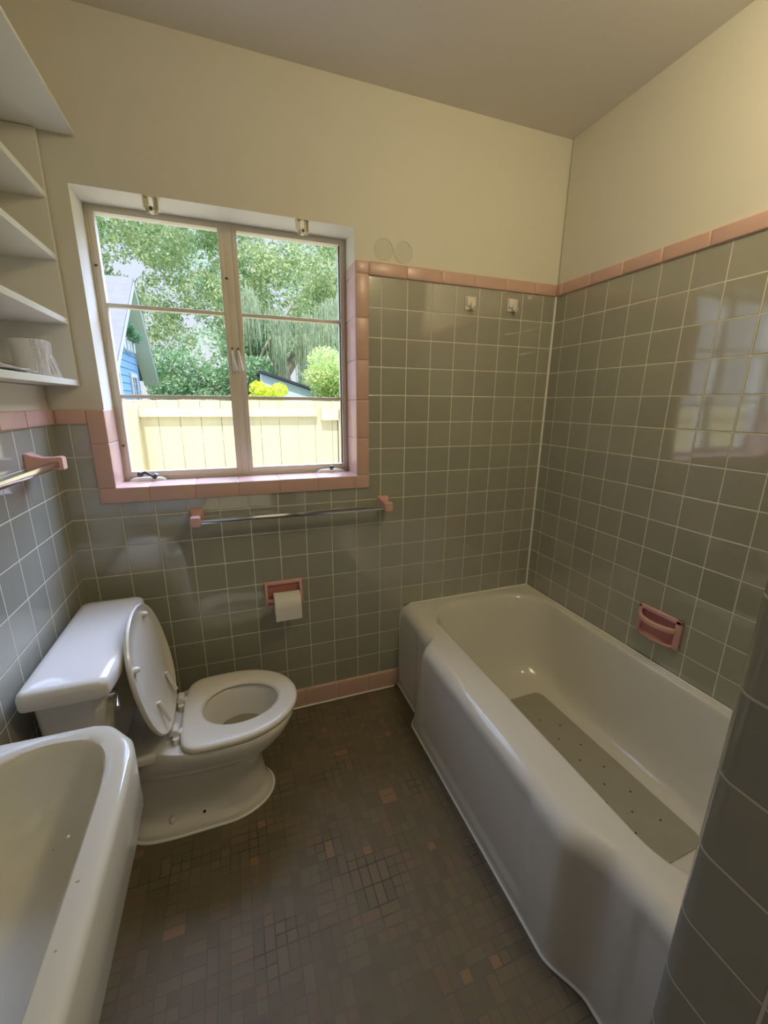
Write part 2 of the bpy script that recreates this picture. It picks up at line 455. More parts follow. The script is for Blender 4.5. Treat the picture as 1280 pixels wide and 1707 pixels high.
# window surround: sill, jambs
b = MB()
run(b, 0, WX0-SW, WX1+SW, (-.008, WZ0-SW), (.137, WZ0+.003), .004)                          # sill
run(b, 2, WZ0+.0035, CAPL+CH, (WX0-SW, -.008), (WX0+.002, .137), .004)                 # left jamb
run(b, 2, WZ0+.0035, CAPR+CH-.002, (WX1-.002, -.008), (WX1+SW, .137), .004)            # right jamb
struct(b.build('trim_1', PM, smooth=40))
b = MB(); run(b, 0, WX1+SW, W-.002, (-.008, CAPR), (.01, CAPR+CH), .005); struct(b.build('trim_2', PM, smooth=40))
b = MB(); run(b, 1, PY, -.009, (W-.008, CAPR), (W+.01, CAPR+CH), .005); struct(b.build('trim_3', PM, smooth=40))
b = MB(); run(b, 0, .009, WX0-SW, (-.008, CAPL), (.01, CAPL+CH), .005); struct(b.build('trim_4', PM, smooth=40))
b = MB(); run(b, 1, YF+.002, -.0005, (-.01, CAPL), (.008, CAPL+CH), .005); struct(b.build('trim_5', PM, smooth=40))
b = MB(); run(b, 0, .002, 1.222, (-.010, .001), (.002, BASE-.001), .004); struct(b.build('baseboard_back', PM, smooth=40))
b = MB(); run(b, 1, YF+.002, -.012, (-.002, .001), (.010, BASE-.001), .004); struct(b.build('baseboard_left', PM, smooth=40))
b = MB()
b.tube([(W-.002, -.002, .436), (W-.002, -.002, CAPR)], .0052, 8)
b.tube([(1.20, -.013, .0035), (.60, -.013, .0035), (.02, -.013, .0035)], .004, 8)
struct(b.build('trim_6', M['caulk'], smooth=60))

# ------------------------------------------------------------------ window
win = empty('window_1', (0, 0, 0)); struct(win)
FY = .137
fx0, fx1, fz0, fz1 = WX0-.012, WX1+.012, WZ0-.004, WZ1+.004
b = MB()
fw = .030
b.box((WX0, FY, WZ0), (WX0+fw-.006, FY+.045, WZ1), bev=.002); b.box((WX1-fw+.006, FY, WZ0), (WX1, FY+.045, WZ1), bev=.002)
fa, fb, fc, fd = WX0+fw-.006, .563, .603, WX1-fw+.006
for p_, q_ in ((fa, fb), (fc, fd)):
    b.box((p_, FY+.0004, WZ1-fw+.012), (q_, FY+.045, WZ1)); b.box((p_, FY+.0004, WZ0), (q_, FY+.045, WZ0+.020))
b.box((.563, FY, WZ0), (.603, FY+.045, WZ1), bev=.002)
b.build('window_frame', M['frame'], win, smooth=40)
def sash(x0, x1):
    z0, z1 = 1.100, 1.960
    s_ = MB(); t_ = .016
    y0, y1 = FY-.004, FY+.026
    s_.box((x0-t_, y0, z0-t_-.004), (x0, y1, z1+t_-.004), bev=.0015); s_.box((x1, y0, z0-t_-.004), (x1+t_, y1, z1+t_-.004), bev=.0015)
    s_.box((x0, y0+.0004, z1), (x1, y1, z1+t_-.004)); s_.box((x0, y0+.0004, z0-t_-.004), (x1, y1, z0))
    so = s_.build('sash', M['sashpaint'], win, smooth=40)
    for zc in (1.681, 1.377):
        m_ = MB().box((x0, y0+.004, zc-.0065), (x1, y1, zc+.0065), bev=.0015)
        m_.build('glazing_bar', M['sashpaint'], so, smooth=40)
    zs = [z0, 1.377, 1.681, z1]
    for a, c in zip(zs[:-1], zs[1:]):
        MB().box((x0+.0005, FY+.014, a+.004), (x1-.0005, FY+.017, c-.004)).build('window_pane', M['glass'], so)
sash(.173, .550); sash(.614, .998)
def crank(xc, full, flip):
    b = MB()
    n = 24
    ring = lambda k, z_: [(xc + .062*k*math.cos(2*PI*i/n), FY-.016+.014*k*math.sin(2*PI*i/n), z_) for i in range(n)]
    b.rings([ring(1, WZ0+.001), ring(1, WZ0+.009), ring(.75, WZ0+.016), ring(.3, WZ0+.018)], cap0=True, cap1=True)
    o = b.build('crank_base', M['gloss'], win, smooth=50)
    b = MB()
    if full:
        b.tube([(xc-.018, FY-.03, WZ0+.032), (xc-.004, FY-.034, WZ0+.037), (xc+.014, FY-.034, WZ0+.026), (xc+.026, FY-.03, WZ0+.014)], [.006, .006, .005, .005])
        b.lathe([(.004, -.006), (.009, -.003), (.0105, .003), (.008, .010), (.003, .012)], (xc-.022, FY-.031, WZ0+.027), (0, -.2, 1), 16)
        b.tube([(xc+.024, FY-.03, WZ0+.012), (xc+.033, FY-.034, WZ0+.030)], [.005, .0075])
    else:
        b.lathe([(.004, 0), (.008, .003), (.009, .012), (.004, .018)], (xc+.002, FY-.018, WZ0+.022), (0, -1, .3), 16)
    b.build('crank_handle', M['bronze'], o, smooth=50)
crank(.228, True, 1); crank(.938, False, 1)
for xl in (.571, .592):                                  # the two casement locks in the middle
    b = MB()
    b.box((xl-.006, FY-.010, 1.475), (xl+.002, FY-.0002, 1.553), bev=.002)
    b.tube([(xl-.002, FY-.012, 1.545), (xl+.004, FY-.022, 1.51), (xl+.010, FY-.024, 1.478)], [.0045, .004, .0035])
    lo = b.build('casement_lock', M['gloss'], win, smooth=50)
    MB().cyl((xl-.002, FY-.011, 1.558), (xl-.002, FY-.002, 1.558), .0032, n=10).build('screw', M['bronze'], lo)
for xs, zs_ in ((.160, 1.80), (.570, 1.80), (.160, 1.20)):
    MB().box((xs-.006, FY-.007, zs_-.003), (xs+.004, FY-.0005, zs_+.003), bev=.001).build('hinge_pin', M['bronze'], win)

# shade brackets under the head of the recess
def bracket(xc):
    b = MB()
    z1, z0 = WZ1-.001, WZ1-.052
    b.box((xc-.022, -.006, z1-.004), (xc+.022, .032, z1), bev=.001)
    b.box((xc-.022, -.004, z0+.014), (xc-.018, .026, z1), bev=.001); b.box((xc+.018, -.004, z0+.014), (xc+.022, .026, z1), bev=.001)
    b.box((xc-.018, .006, z0+.004), (xc-.006, .010, z1), bev=.001); b.box((xc+.006, .006, z0+.004), (xc+.018, .010, z1), bev=.001)
    b.box((xc-.012, -.002, z0+.016), (xc+.012, .024, z0+.020), bev=.001)
    b.cyl((xc, -.008, z0+.012), (xc, .018, z0+.012), .008, n=16)
    return b
for xc, nm in ((.361, 'left'), (.833, 'right')):
    o = bracket(xc).build('shade_bracket', M['bracket'], smooth=40)
    tag(o, 'small brass roller shade bracket at the window head above the %s casement' % nm, 'bracket', 'shade brackets')
    MB().cyl((xc, -.011, WZ1-.040), (xc, -.0075, WZ1-.040), .0045, n=12).build('socket', M['bronze'], o)

# ------------------------------------------------------------------ bathtub
TH = .433; TL = 1.41; TX1 = W - .001
NS, NL, NC = 30, 150, 14          # samples on short side, long side, corner
def rr(x0, x1, y0, y1, r):
    """rounded rectangle, same sample layout for every ring; starts on the front (x0) side running toward -y"""
    p = []
    for i in range(NL): p.append((x0, (y1-r) + ((y0+r)-(y1-r))*i/NL))
    for i in range(NC): a = PI + (PI/2)*i/NC; p.append((x0+r + r*math.cos(a), y0+r + r*math.sin(a)))
    for i in range(NS): p.append((x0+r + (x1-x0-2*r)*i/NS, y0))
    for i in range(NC): a = 1.5*PI + (PI/2)*i/NC; p.append((x1-r + r*math.cos(a), y0+r + r*math.sin(a)))
    for i in range(NL): p.append((x1, (y0+r) + ((y1-r)-(y0+r))*i/NL))
    for i in range(NC): a = (PI/2)*i/NC; p.append((x1-r + r*math.cos(a), y1-r + r*math.sin(a)))
    for i in range(NS): p.append((x1-r - (x1-x0-2*r)*i/NS, y1))
    for i in range(NC): a = PI/2 + (PI/2)*i/NC; p.append((x0+r + r*math.cos(a), y1-r + r*math.sin(a)))
    return p
def xfront(y, z):
    k = z/TH
    yk = -.255 - .075*k
    bul = sm(-y, -yk-.040, -yk+.040) * (1 - sm(-y, 1.10, 1.215))
    return 1.226 - .045*bul - .006*k*bul
def panel(y, z):
    """pressed panels: slight set-back with a soft ridge at the border"""
    def inside(ya, yb, za, zb, s):
        return sm(-y, ya-s, ya+s)*(1-sm(-y, yb-s, yb+s))*sm(z, za-s, za+s)*(1-sm(z, zb-s, zb+s))
    return .0065*inside(.37, 1.005, .052, .42, .008) + .0045*inside(.03, .20, .055, .42, .008) + .0045*inside(1.27, 1.39, .055, .42, .008)
rings = []
base = rr(1.226, TX1, -TL, -.001, .0005)
def outer(z, inset):
    R = []
    for i, (x, y) in enumerate(base):
        if i < NL + NC//2 or i >= len(base) - NC:
            xx = xfront(y, z) + inset + panel(y, z)*(1 if inset < .01 else 0)
        else: xx = x
        R.append((xx, y, z))
    return R
for i in range(26): rings.append(outer(.0015 + (TH-.062)*i/25, 0.0 + .004*(i/25)))
# shoulder: quarter ellipse from apron to rim
rw, rh = .050, .0605
for i in range(1, 11):
    a = (PI/2)*i/10
    z = TH - rh + rh*math.sin(a)
    k = .004 + rw*(1-math.cos(a))
    R = []
    for j, (x, y) in enumerate(base):
        if j < NL + NC//2 or j >= len(base) - NC: R.append((xfront(y, TH*.9) + k + panel(y, z)*max(0, 1-i/4), y, z))
        else: R.append((x, y, z))
    rings.append(R)
lip = rr(1.322, 1.924, -1.355, -.042, .175)
last = rings[-1]
for fr in (.5, .86):
    rings.append([(a[0]*(1-fr)+q[0]*fr, a[1]*(1-fr)+q[1]*fr, TH + (.0 if fr < .8 else -.0005)) for a, q in zip(last, lip)])
bot = rr(1.440, 1.835, -1.26, -.37, .11)
path = [(0, 0), (.025, -.004), (.055, -.018), (.085, -.050), (.13, -.12), (.20, -.25), (.28, -.40), (.36, -.55), (.45, -.70), (.56, -.83), (.70, -.93), (.85, -.985), (1, -1)]
DEP = TH - .078
for h, v_ in path:
    rings.append([(a[0]*(1-h)+q[0]*h, a[1]*(1-h)+q[1]*h, TH-.001 + v_*DEP) for a, q in zip(lip, bot)])
cx_, cy_ = 1.637, -.815
for k in (.8, .5, .2): rings.append([(cx_+(a[0]-cx_)*k, cy_+(a[1]-cy_)*k, TH-.001-DEP-.0006*(1-k)) for a in bot])
tub = empty('bathtub', (1.6, -.7, 0))
tag(tub, 'white enamelled bathtub with bowed apron in the tiled alcove', 'bathtub')
tubloc = Vector((1.6, -.7, 0))
def shift(b, d): b.v = [(p[0]-d[0], p[1]-d[1], p[2]-d[2]) for p in b.v]; return b
def put(b, name, mat, root, **k): return shift(b, root.location).build(name, mat, root, **k)
b = MB().rings(rings, cap1=True)
put(b, 'tub_body', M['tub'], tub, smooth=80)
b = MB()
pts = [(xfront(-y/100, 0)-.002, -y/100, .004) for y in range(0, 141, 1)]
b.tube(pts, .0045, 8)
b.tube([(1.232, -.0035, .01), (1.230, -.0035, TH-.05), (1.250, -.0035, TH-.015), (1.285, -.0035, TH+.001), (1.4, -.0035, TH+.002), (W-.0062, -.0035, TH+.002), (W-.0062, -.4, TH+.002), (W-.0062, -1.405, TH+.002)], .0042, 8)
put(b, 'caulk_bead', M['caulk'], tub, smooth=80)

# rubber bath mat on the tub floor
mz = TH-.001-DEP+.0015
def rrect(x0, x1, y0, y1, r, n=8):
    p = []
    for cx, cy, a0 in ((x0+r, y0+r, PI), (x1-r, y0+r, 1.5*PI), (x1-r, y1-r, 0), (x0+r, y1-r, PI/2)):
        for i in range(n+1): a = a0 + PI/2*i/n; p.append((cx+r*math.cos(a), cy+r*math.sin(a)))
    return p
matx = empty('bath_mat', (1.612, -.73, mz), math.radians(1.5))
tag(matx, 'olive rubber bath mat with small drain holes lying in the tub', 'bath mat')
o0 = rrect(-.178, .178, -.362, .362, .035)
b = MB().rings([[(x, y, -.0005) for x, y in o0], [(x, y, .003) for x, y in o0], [(x*.985, y*.992, .0045) for x, y in o0]], cap0=True, cap1=True)
b.build('mat_sheet', M['mat'], matx, smooth=30)
b = MB()
for i, xo in enumerate((0, .053, .112)):
    for j in range(6):
        for sg in ((1,) if i == 0 else (1, -1)):
            yy = .268 - j*.107 - .053*i
            if yy > -.31: b.cyl((sg*xo, yy, .0046), (sg*xo, yy, .0050), .0032, n=10)
h_ = b.build('drain_holes', M['dark'], matx); h_['kind'] = 'stuff'

# ------------------------------------------------------------------ toilet
CY = -.358
toi = empty('toilet', (.35, CY, 0))
tag(toi, 'white two-piece toilet with its lid raised against the tank', 'toilet')
tl = Vector((.35, CY, 0))
NE = 72
def egg(x0, x1, hw, z, xm=None, nb=2.0, nf=2.0, yc=CY):
    """egg outline; back end x0, front end x1, widest at xm; exponents square off the ends"""
    xm = (x0+x1)/2 if xm is None else xm
    R = []
    for i in range(NE):
        a = 2*PI*i/NE; c, s_ = math.cos(a), math.sin(a)
        n_ = nf if c >= 0 else nb
        ex = math.copysign(abs(c)**(2/n_), c); ey = math.copysign(abs(s_)**(2/n_), s_)
        R.append((xm + (x1-xm if c >= 0 else xm-x0)*ex, yc + hw*ey, z))
    return R
SZ = .372                                     # seat top
b = MB()
prof = [ # z, x0, x1, hw, xm, nb, nf
 (.001, .135, .585, .112, .43, 4.5, 2.0), (.018, .137, .582, .111, .43, 4.5, 2.0), (.024, .14, .577, .107, .43, 4.5, 2.0),
 (.034, .145, .572, .092, .43, 4.5, 2.0), (.046, .15, .565, .068, .44, 4, 2.0), (.085, .155, .560, .061, .45, 4, 2.0), (.13, .155, .556, .061, .46, 4, 2.0),
 (.17, .155, .560, .066, .47, 4, 2.0), (.205, .155, .578, .086, .47, 3.6, 2.0), (.235, .155, .610, .118, .47, 3.2, 2.0),
 (.265, .18, .640, .148, .475, 3, 2.0),
 (.295, .18, .662, .162, .48, 2.8, 2.0), (.325, .19, .674, .171, .485, 2.7, 2.05), (.342, .20, .677, .173, .485, 2.7, 2.05), (.349, .205, .672, .169, .485, 2.7, 2.05)]
R = []
for z, x0, x1, hw, xm, nb, nf in prof:
    k_ = sm(z, .03, .05)*(1-sm(z, .17, .24))
    R.append([(x, CY + (y-CY)*(1 + .42*k_*sm(x, .375, .425)), zz) for x, y, zz in egg(x0, x1, hw, z, xm, nb, nf)])
for z, x0, x1, hw, xm in ((.351, .36, .640, .128, .50), (.340, .375, .625, .112, .50), (.30, .385, .612, .105, .50), (.25, .405, .590, .090, .49), (.21, .43, .56, .068, .485), (.18, .45, .54, .045, .485), (.165, .47, .51, .02, .485)):
    R.append(egg(x0, x1, hw, z, xm))
b.rings(R, cap0=True, cap1=True)
# deck that carries the tank
b.box((.035, CY-.128, .312), (.365, CY+.128, .349), bev=.012, seg=4)
put(b, 'bowl', M['porcelain'], toi, smooth=55)
b = MB().add([p for p in egg(.408, .588, .088, .247, .49)], [tuple(range(NE))])
put(b, 'water', M['water'], toi)
b = MB()
ring0 = egg(.132, .588, .115, .003, .43, 4.5, 2.0)
b.tube(ring0 + ring0[:2], .0048, 8)
put(b, 'caulk_bead', M['caulk'], toi, smooth=80)
for xb, yb, rb in ((.262, CY-.080, .011), (.262, CY+.080, .011)):
    b = MB().lathe([(rb, 0), (rb, .008), (rb*.8, .014), (rb*.3, .017)], (xb, yb, .034), (0, 0, 1), 16)
    put(b, 'bolt_cap', M['porcelain'], toi, smooth=60)
b = MB().cyl((.358, CY-.081, .036), (.358, CY-.083, .0415), .0048, n=12)
put(b, 'bolt_hole', M['dark'], toi)
# tank
def rbox(x0, x1, y0, y1, z, r, n=6):
    p = rrect(x0, x1, y0, y1, r, n); return [(x, y, z) for x, y in p]
b = MB()
ty0, ty1 = CY-.236, CY+.236
tr = []
for z, k in ((.345, .93), (.352, .975), (.37, 1)):
    s_ = 1
    tr.append(rbox(.035+.004*(1-k)*20, .160*k+.008, CY-.200*k, CY+.200*k, z, .03))
for z in (.45, .55, .66):
    q = (z-.37)/.29
    tr.append(rbox(.035, .168+.020*q, CY-.200-.030*q, CY+.200+.030*q, z, .03))
b.rings(tr, cap0=True, cap1=True)
put(b, 'tank', M['porcelain'], toi, smooth=50)
b = MB()
# denser edge so that the bow is smooth
def densify(R, n=14):
    out = []
    for i in range(len(R)):
        a = Vector(R[i]); c = Vector(R[(i+1) % len(R)])
        k = n if i % 9 == 8 else 1
        for j in range(k): out.append(tuple(a + (c-a)*j/k))
    return out
def lidring2(z, e):
    base_ = densify([(x, y, z) for x, y in rrect(.018+e, .205-e, CY-.250+e, CY+.250-e, .022, 8)])
    return [(x + .018*((x-.018)/.187)*(1-((y-CY)/.25)**2), y, zz) for x, y, zz in base_]
b.rings([lidring2(.655, .006), lidring2(.656, .001), lidring2(.662, 0), lidring2(.684, 0), lidring2(.694, .003), lidring2(.700, .010), lidring2(.7025, .024), lidring2(.704, .05)], cap0=True, cap1=True)
put(b, 'tank_lid', M['porcelain'], toi, smooth=50)
b = MB()
lx, ly, lz = .189, CY-.180, .618
b.cyl((lx-.006, ly, lz), (lx+.010, ly, lz), .013, n=20)
b.cyl((lx+.010, ly, lz), (lx+.018, ly, lz), .008, n=16)
b.tube([(lx+.016, ly+.012, lz+.004), (lx+.020, ly-.02, lz), (lx+.028, ly-.058, lz-.006)], [.006, .0055, .0075], 12)
put(b, 'flush_lever', M['chrome'], toi, smooth=50)
# seat ring
b = MB()
def seat_ring(z, e, n_=0):
    return egg(.318+e, .688-e, .178-e, z, .468, 5.0, 2.05, CY+.004)
def hole_ring(z, e):
    return egg(.378-e, .622+e, .101+e, z, .492, 2.1, 2.0, CY+.006)
b.rings([hole_ring(SZ-.018, .004), seat_ring(SZ-.020, .004), seat_ring(SZ-.017, 0), seat_ring(SZ-.008, 0), seat_ring(SZ-.002, .004), seat_ring(SZ, .014), hole_ring(SZ, .012), hole_ring(SZ-.004, .002), hole_ring(SZ-.012, -.001), hole_ring(SZ-.018, .004)])
put(b, 'seat', M['seat'], toi, smooth=55)
# lid standing up: outline in its own plane (u up from hinge, v sideways)
hx, hz = .292, .374; LEN = .388
tx, tz = .222, .755
ud = Vector((tx-hx, 0, tz-hz)).normalized(); nd = Vector((ud.z, 0, -ud.x))     # nd points to the room
def lid_ring(e, off):
    R = []
    for x, y, _ in egg(0+e, LEN-e, .194-e, 0, .20, 2.4, 2.25, 0):
        P_ = Vector((hx, CY, hz)) + ud*x + Vector((0, y, 0)) + nd*off
        R.append(tuple(P_))
    return R
b = MB()
b.rings([lid_ring(.05, -.012), lid_ring(.010, -.011), lid_ring(.002, -.006), lid_ring(0, .000), lid_ring(.003, .005), lid_ring(.009, .004), lid_ring(.016, -.002), lid_ring(.06, -.003)], cap0=True, cap1=True)
put(b, 'seat_lid', M['seat'], toi, smooth=50)
for uu, vv in ((.335, .085), (.275, -.135), (.085, .075), (.085, -.075)):
    P_ = Vector((hx, CY+vv, hz)) + ud*uu
    if uu > .2: b = MB().lathe([(.009, -.003), (.009, .004), (.007, .010), (.003, .012)], P_, nd, 16)
    else: b = MB().tube([P_ + nd*.002 + ud*.03, P_ + nd*.006, P_ + nd*.012 - ud*.045], [.006, .007, .006], 10)
    put(b, 'bumper' if uu > .2 else 'hinge_strap', M['white'], toi, smooth=50)
for vv in (.075, -.075):
    b = MB()
    b.cyl((.306, CY+vv-.017, .376), (.306, CY+vv+.017, .376), .0105, n=16)
    b.box((.298, CY+vv-.012, .347), (.328, CY+vv+.012, .372), bev=.004)
    b.cyl((.309, CY+vv-.026, .347), (.309, CY+vv-.026, .368), .010, n=14)
    put(b, 'hinge', M['white'], toi, smooth=50)

# ------------------------------------------------------------------ sink
sk = empty('wall_sink', (.19, -1.22, .72))
tag(sk, 'white enamelled wall-hung sink with clipped corner on the left wall', 'sink')
yA, yZ = -.956, -1.50; ym = (yA+yZ)/2
def sink_out(z, e):
    P_ = [(.001, yA-e), (.301-e*.5, yA-.004-e), (.324-e*.7, yA-.012-e), (.360-e, yA-.055-e*.7), (.368-e, yA-.085-e*.4), (.371-e, yA-.16)]
    P_ += [(.371-e, 2*ym-(yA-.16)), (.368-e, 2*ym-(yA-.085-e*.4)), (.360-e, 2*ym-(yA-.055-e*.7)), (.324-e*.7, 2*ym-(yA-.012-e)), (.301-e*.5, 2*ym-(yA-.004-e)), (.001, 2*ym-(yA-e))]
    return P_
def resample(P_, n, z):
    P_ = [Vector((*p, 0)) for p in P_]; P_.append(P_[0]); L = [0]
    for a, c in zip(P_[:-1], P_[1:]): L.append(L[-1]+(c-a).length)
    out = []
    for i in range(n):
        s_ = L[-1]*i/n; k = max(j for j in range(len(L)) if L[j] <= s_+1e-9); k = min(k, len(P_)-2)
        q = P_[k] + (P_[k+1]-P_[k])*((s_-L[k])/max(1e-9, L[k+1]-L[k])); out.append((q.x, q.y, z))
    return out
def ray_ring(P_, z, n=160, c=(.20, ym)):
    """sample an outline by direction from a centre so that nested outlines line up"""
    out = []; m = len(P_)
    for i in range(n):
        a = 2*PI*i/n + .001; dx, dy = math.cos(a), math.sin(a); best = None
        for k in range(m):
            x0, y0 = P_[k]; x1, y1 = P_[(k+1) % m]; ex, ey = x1-x0, y1-y0
            den = dx*ey - dy*ex
            if abs(den) < 1e-12: continue
            tt = ((x0-c[0])*ey - (y0-c[1])*ex)/den; ss_ = ((x0-c[0])*dy - (y0-c[1])*dx)/den
            if tt > 0 and -1e-6 <= ss_ <= 1+1e-6 and (best is None or tt > best): best = tt
        out.append((c[0]+dx*best, c[1]+dy*best, z))
    return out
def blend(A, B, k, z): return [(a[0]*(1-k)+q[0]*k, a[1]*(1-k)+q[1]*k, z) for a, q in zip(A, B)]
SZT = .850
inn = []
for x, y in ((.150, -1.035), (.191, -1.007), (.213, -.993), (.247, -.985), (.291, -.990), (.316, -1.006), (.332, -1.035), (.339, -1.08), (.340, -1.16)): inn.append((x-.004, y-.002))
inn = inn + [(x, 2*ym-y) for x, y in inn[::-1]]
inn = [(.120, -1.09)] + inn + [(.120, 2*ym+1.09)]
def chaikin(P_, n=3):
    for _ in range(n):
        Q = []
        for i in range(len(P_)):
            a, c = P_[i], P_[(i+1) % len(P_)]
            Q += [(a[0]*.75+c[0]*.25, a[1]*.75+c[1]*.25), (a[0]*.25+c[0]*.75, a[1]*.25+c[1]*.75)]
        P_ = Q
    return P_
I0 = ray_ring(chaikin(inn), SZT)
binn = [(.16, -1.10), (.20, -1.07), (.25, -1.06), (.275, -1.09), (.28, -1.14)]; binn = binn + [(x, 2*ym-y) for x, y in binn[::-1]]
I1 = ray_ring(chaikin(binn), .72)
rings = []
O = lambda e, z: ray_ring(sink_out(z, e), z)
rings += [blend(ray_ring(sink_out(0, .07), .70), ray_ring(sink_out(0, .07), .70), 0, .66)]
rings += [O(.05, .73), O(.012, .742), O(.003, .744), O(0, .749), O(0, .80), O(0, .839), O(.0018, .8455), O(.005, .8492), O(.010, SZT+.0006)]
top = O(.010, SZT)
rings += [blend(top, I0, .5, SZT), blend(top, I0, .88, SZT-.001)]
for h, v_ in ((0, -.004), (.05, -.015), (.10, -.035), (.18, -.06), (.30, -.085), (.45, -.105), (.65, -.120), (.85, -.127), (1, -.130)):
    rings.append(blend(I0, I1, h, SZT+v_))
rings.append(blend(I1, [(.21, ym, 0)]*len(I1), .6, SZT-.133))
b = MB().rings(rings, cap0=True, cap1=True)
put(b, 'basin', M['sink'], sk, smooth=38)
b = MB().lathe([(.022, 0), (.022, .002), (.016, .003)], (.21, ym, SZT-.133), (0, 0, 1), 20)
put(b, 'drain', M['chrome'], sk, smooth=40)

# ------------------------------------------------------------------ built-in shelves on the left wall
sh = empty('wall_shelf', (0, -.5, 1.41))
tag(sh, 'white painted built-in wall shelf unit beside the window', 'shelf')
DB, DF = -.12, .092
ys0, ys1 = -.0025, SY1+.002
put(MB().box((DB+.001, ys0, SZ0+.001), (DF, ys0-.014, SZ1-.001), bev=.0012), 'side_panel', M['gloss'], sh)
put(MB().box((-.004, ys1, SZ0+.001), (DF, ys1+.016, SZ1-.001), bev=.0012), 'side_panel', M['gloss'], sh)
for zc, th in ((1.4155, .0175), (1.597, .017), (1.773, .017), (1.934, .017)):
    put(MB().box((DB+.002, ys0-.014, zc-th/2), (DF, ys1+.016, zc+th/2), bev=.0012), 'shelf_board', M['gloss'], sh)
put(MB().box((-.004, ys0, 2.098), (.185, ys1, 2.107), bev=.0012), 'top_board', M['gloss'], sh)
put(MB().box((DB-.0, ys0-.014, SZ0+.002), (DB+.004, ys1+.016, SZ1-.002)), 'back_panel', M['paint'], sh)

# wrapped paper roll and papers on the lowest shelf
rl = empty('wrapped_roll', (.022, -.135, 1.4247))
tag(rl, 'white paper roll in crinkled clear wrap on the lowest wall shelf', 'roll')
b = MB().lathe([(.036, 0.0005), (.038, .003), (.043, .085), (.045, .098), (.043, .100), (.020, .100), (.018, .096)], (0, 0, 0), (0, 0, 1), 32)
b.build('paper_body', M['paper'], rl, smooth=40)
random.seed(4)
b = MB(); n_ = 30; R = []
for k in range(9):
    z_ = .001 + .098*k/8; rr_ = []
    for i in range(n_):
        a = -1.15 + 2.1*i/(n_-1); q = .0470 + .003*math.sin(i*1.3 + .5*k) + .0022*math.sin(i*2.9 - .9*k) + random.uniform(0, .0012) + (.014*max(0, 1-k/5) if i > 6 else 0)
        rr_.append((math.cos(a)*q, math.sin(a)*q, z_))
    R.append(rr_)
vv = [p for r in R for p in r]; ff = [(k*n_+i, k*n_+i+1, (k+1)*n_+i+1, (k+1)*n_+i) for k in range(8) for i in range(n_-1)]
b.add(vv, ff); b.build('plastic_wrap', M['film'], rl, smooth=20)
pp = MB()
for k, (a, dx) in enumerate(((.1, 0), (-.06, .004), (.03, -.004))):
    Mx = Matrix.Translation((.005+dx, -.40, 1.4262+.0042*k)) @ Matrix.Rotation(a, 4, 'Z')
    n_ = 10; vv = []; ff = []
    for i in range(n_+1):
        for j in range(n_+1):
            x, y = -.075+.15*i/n_, -.10+.2*j/n_
            vv.append(tuple(Mx @ Vector((x, y, .004*(1+math.sin(x*30+y*18+k))*(i/n_)))))
    ff = [(i*(n_+1)+j, (i+1)*(n_+1)+j, (i+1)*(n_+1)+j+1, i*(n_+1)+j+1) for i in range(n_) for j in range(n_)]
    pp.add(vv, ff)
o = pp.build('paper_stack', M['paper'], smooth=40); md = o.modifiers.new('s', 'SOLIDIFY'); md.thickness = .0012; md.offset = 1
tag(o, 'few loose white papers lying at the left end of the lowest wall shelf', 'papers')

# ------------------------------------------------------------------ towel bars
def towel_bar(name_loc, L, label):
    root = empty('towel_bar', name_loc)
    for sgn in (-1, 1):
        xx = sgn*(L/2)
        b = MB(); R = []
        for d_, hw, hh, zc in ((.0, .026, .027, 0), (.006, .026, .027, 0), (.014, .020, .021, 0), (.035, .0155, .015, -.002), (.055, .017, .017, -.004), (.078, .018, .020, -.005), (.084, .015, .017, -.005)):
            R.append([(xx + x, -d_, zc + z_) for x, z_ in rrect(-hw, hw, -hh, hh, .005, 3)])
        b.rings(R, cap0=True, cap1=True)
        b.build('bar_post', M['pink2'], root, smooth=45)
    MB().box((-L/2+.012, -.076, -.016), (L/2-.012, -.058, .002), bev=.002).build('bar', M['chrome'], root, smooth=30)
    tag(root, label, 'towel bar', 'towel bars'); return root
towel_bar((.766, -.0005, .945), .744, 'chrome towel bar on pink ceramic posts under the window')
lb = towel_bar((.0005, -.535, 1.192), .62, 'chrome towel bar on pink posts on the left wall above the toilet tank')
lb.rotation_euler = (0, 0, PI/2)

# ------------------------------------------------------------------ toilet paper holder and roll
tp = empty('toilet_paper_holder', (.695, -.001, .585))
tag(tp, 'pink ceramic toilet paper holder on the tiled back wall', 'paper holder')
b = MB()
hw, hh = .077, .056
for a, c in (((-hw, -.014, hh-.016), (hw, 0, hh)), ((-hw, -.008, -hh), (hw, 0, -hh+.012))): b.box(a, c, bev=.004, seg=3)
for sg in (-1, 1):
    R = []
    for z_, d_ in ((-hh, .010), (-hh+.006, .026), (-.025, .034), (.0, .032), (.03, .020), (hh-.001, .014)):
        R.append([(sg*(hw-.006) + x, y, z_) for x, y in rrect(-.006, .006, -d_, 0, .004, 3)])
    b.rings(R, cap0=True, cap1=True)
b.build('holder_frame', M['pink2'], tp, smooth=50)
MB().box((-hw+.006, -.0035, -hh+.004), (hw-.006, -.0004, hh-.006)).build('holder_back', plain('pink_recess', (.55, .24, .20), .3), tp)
MB().cyl((-hw+.010, -.030, -.020), (hw-.010, -.030, -.020), .0085, n=20).build('roller', M['pink2'], tp, smooth=50)
b = MB(); R = .047; cz = .552
pr = []
for r_, x_ in ((.018, -.052), (R, -.052), (R, .052), (.018, .052)): pr.append((r_, x_))
b.lathe(pr, (0, 0, 0), (1, 0, 0), 48)
rollo = b.build('toilet_paper_roll', M['paper'], smooth=40); rollo.location = (.703, -.051, .557)
tag(rollo, 'white toilet paper roll hanging in the pink holder', 'toilet paper')
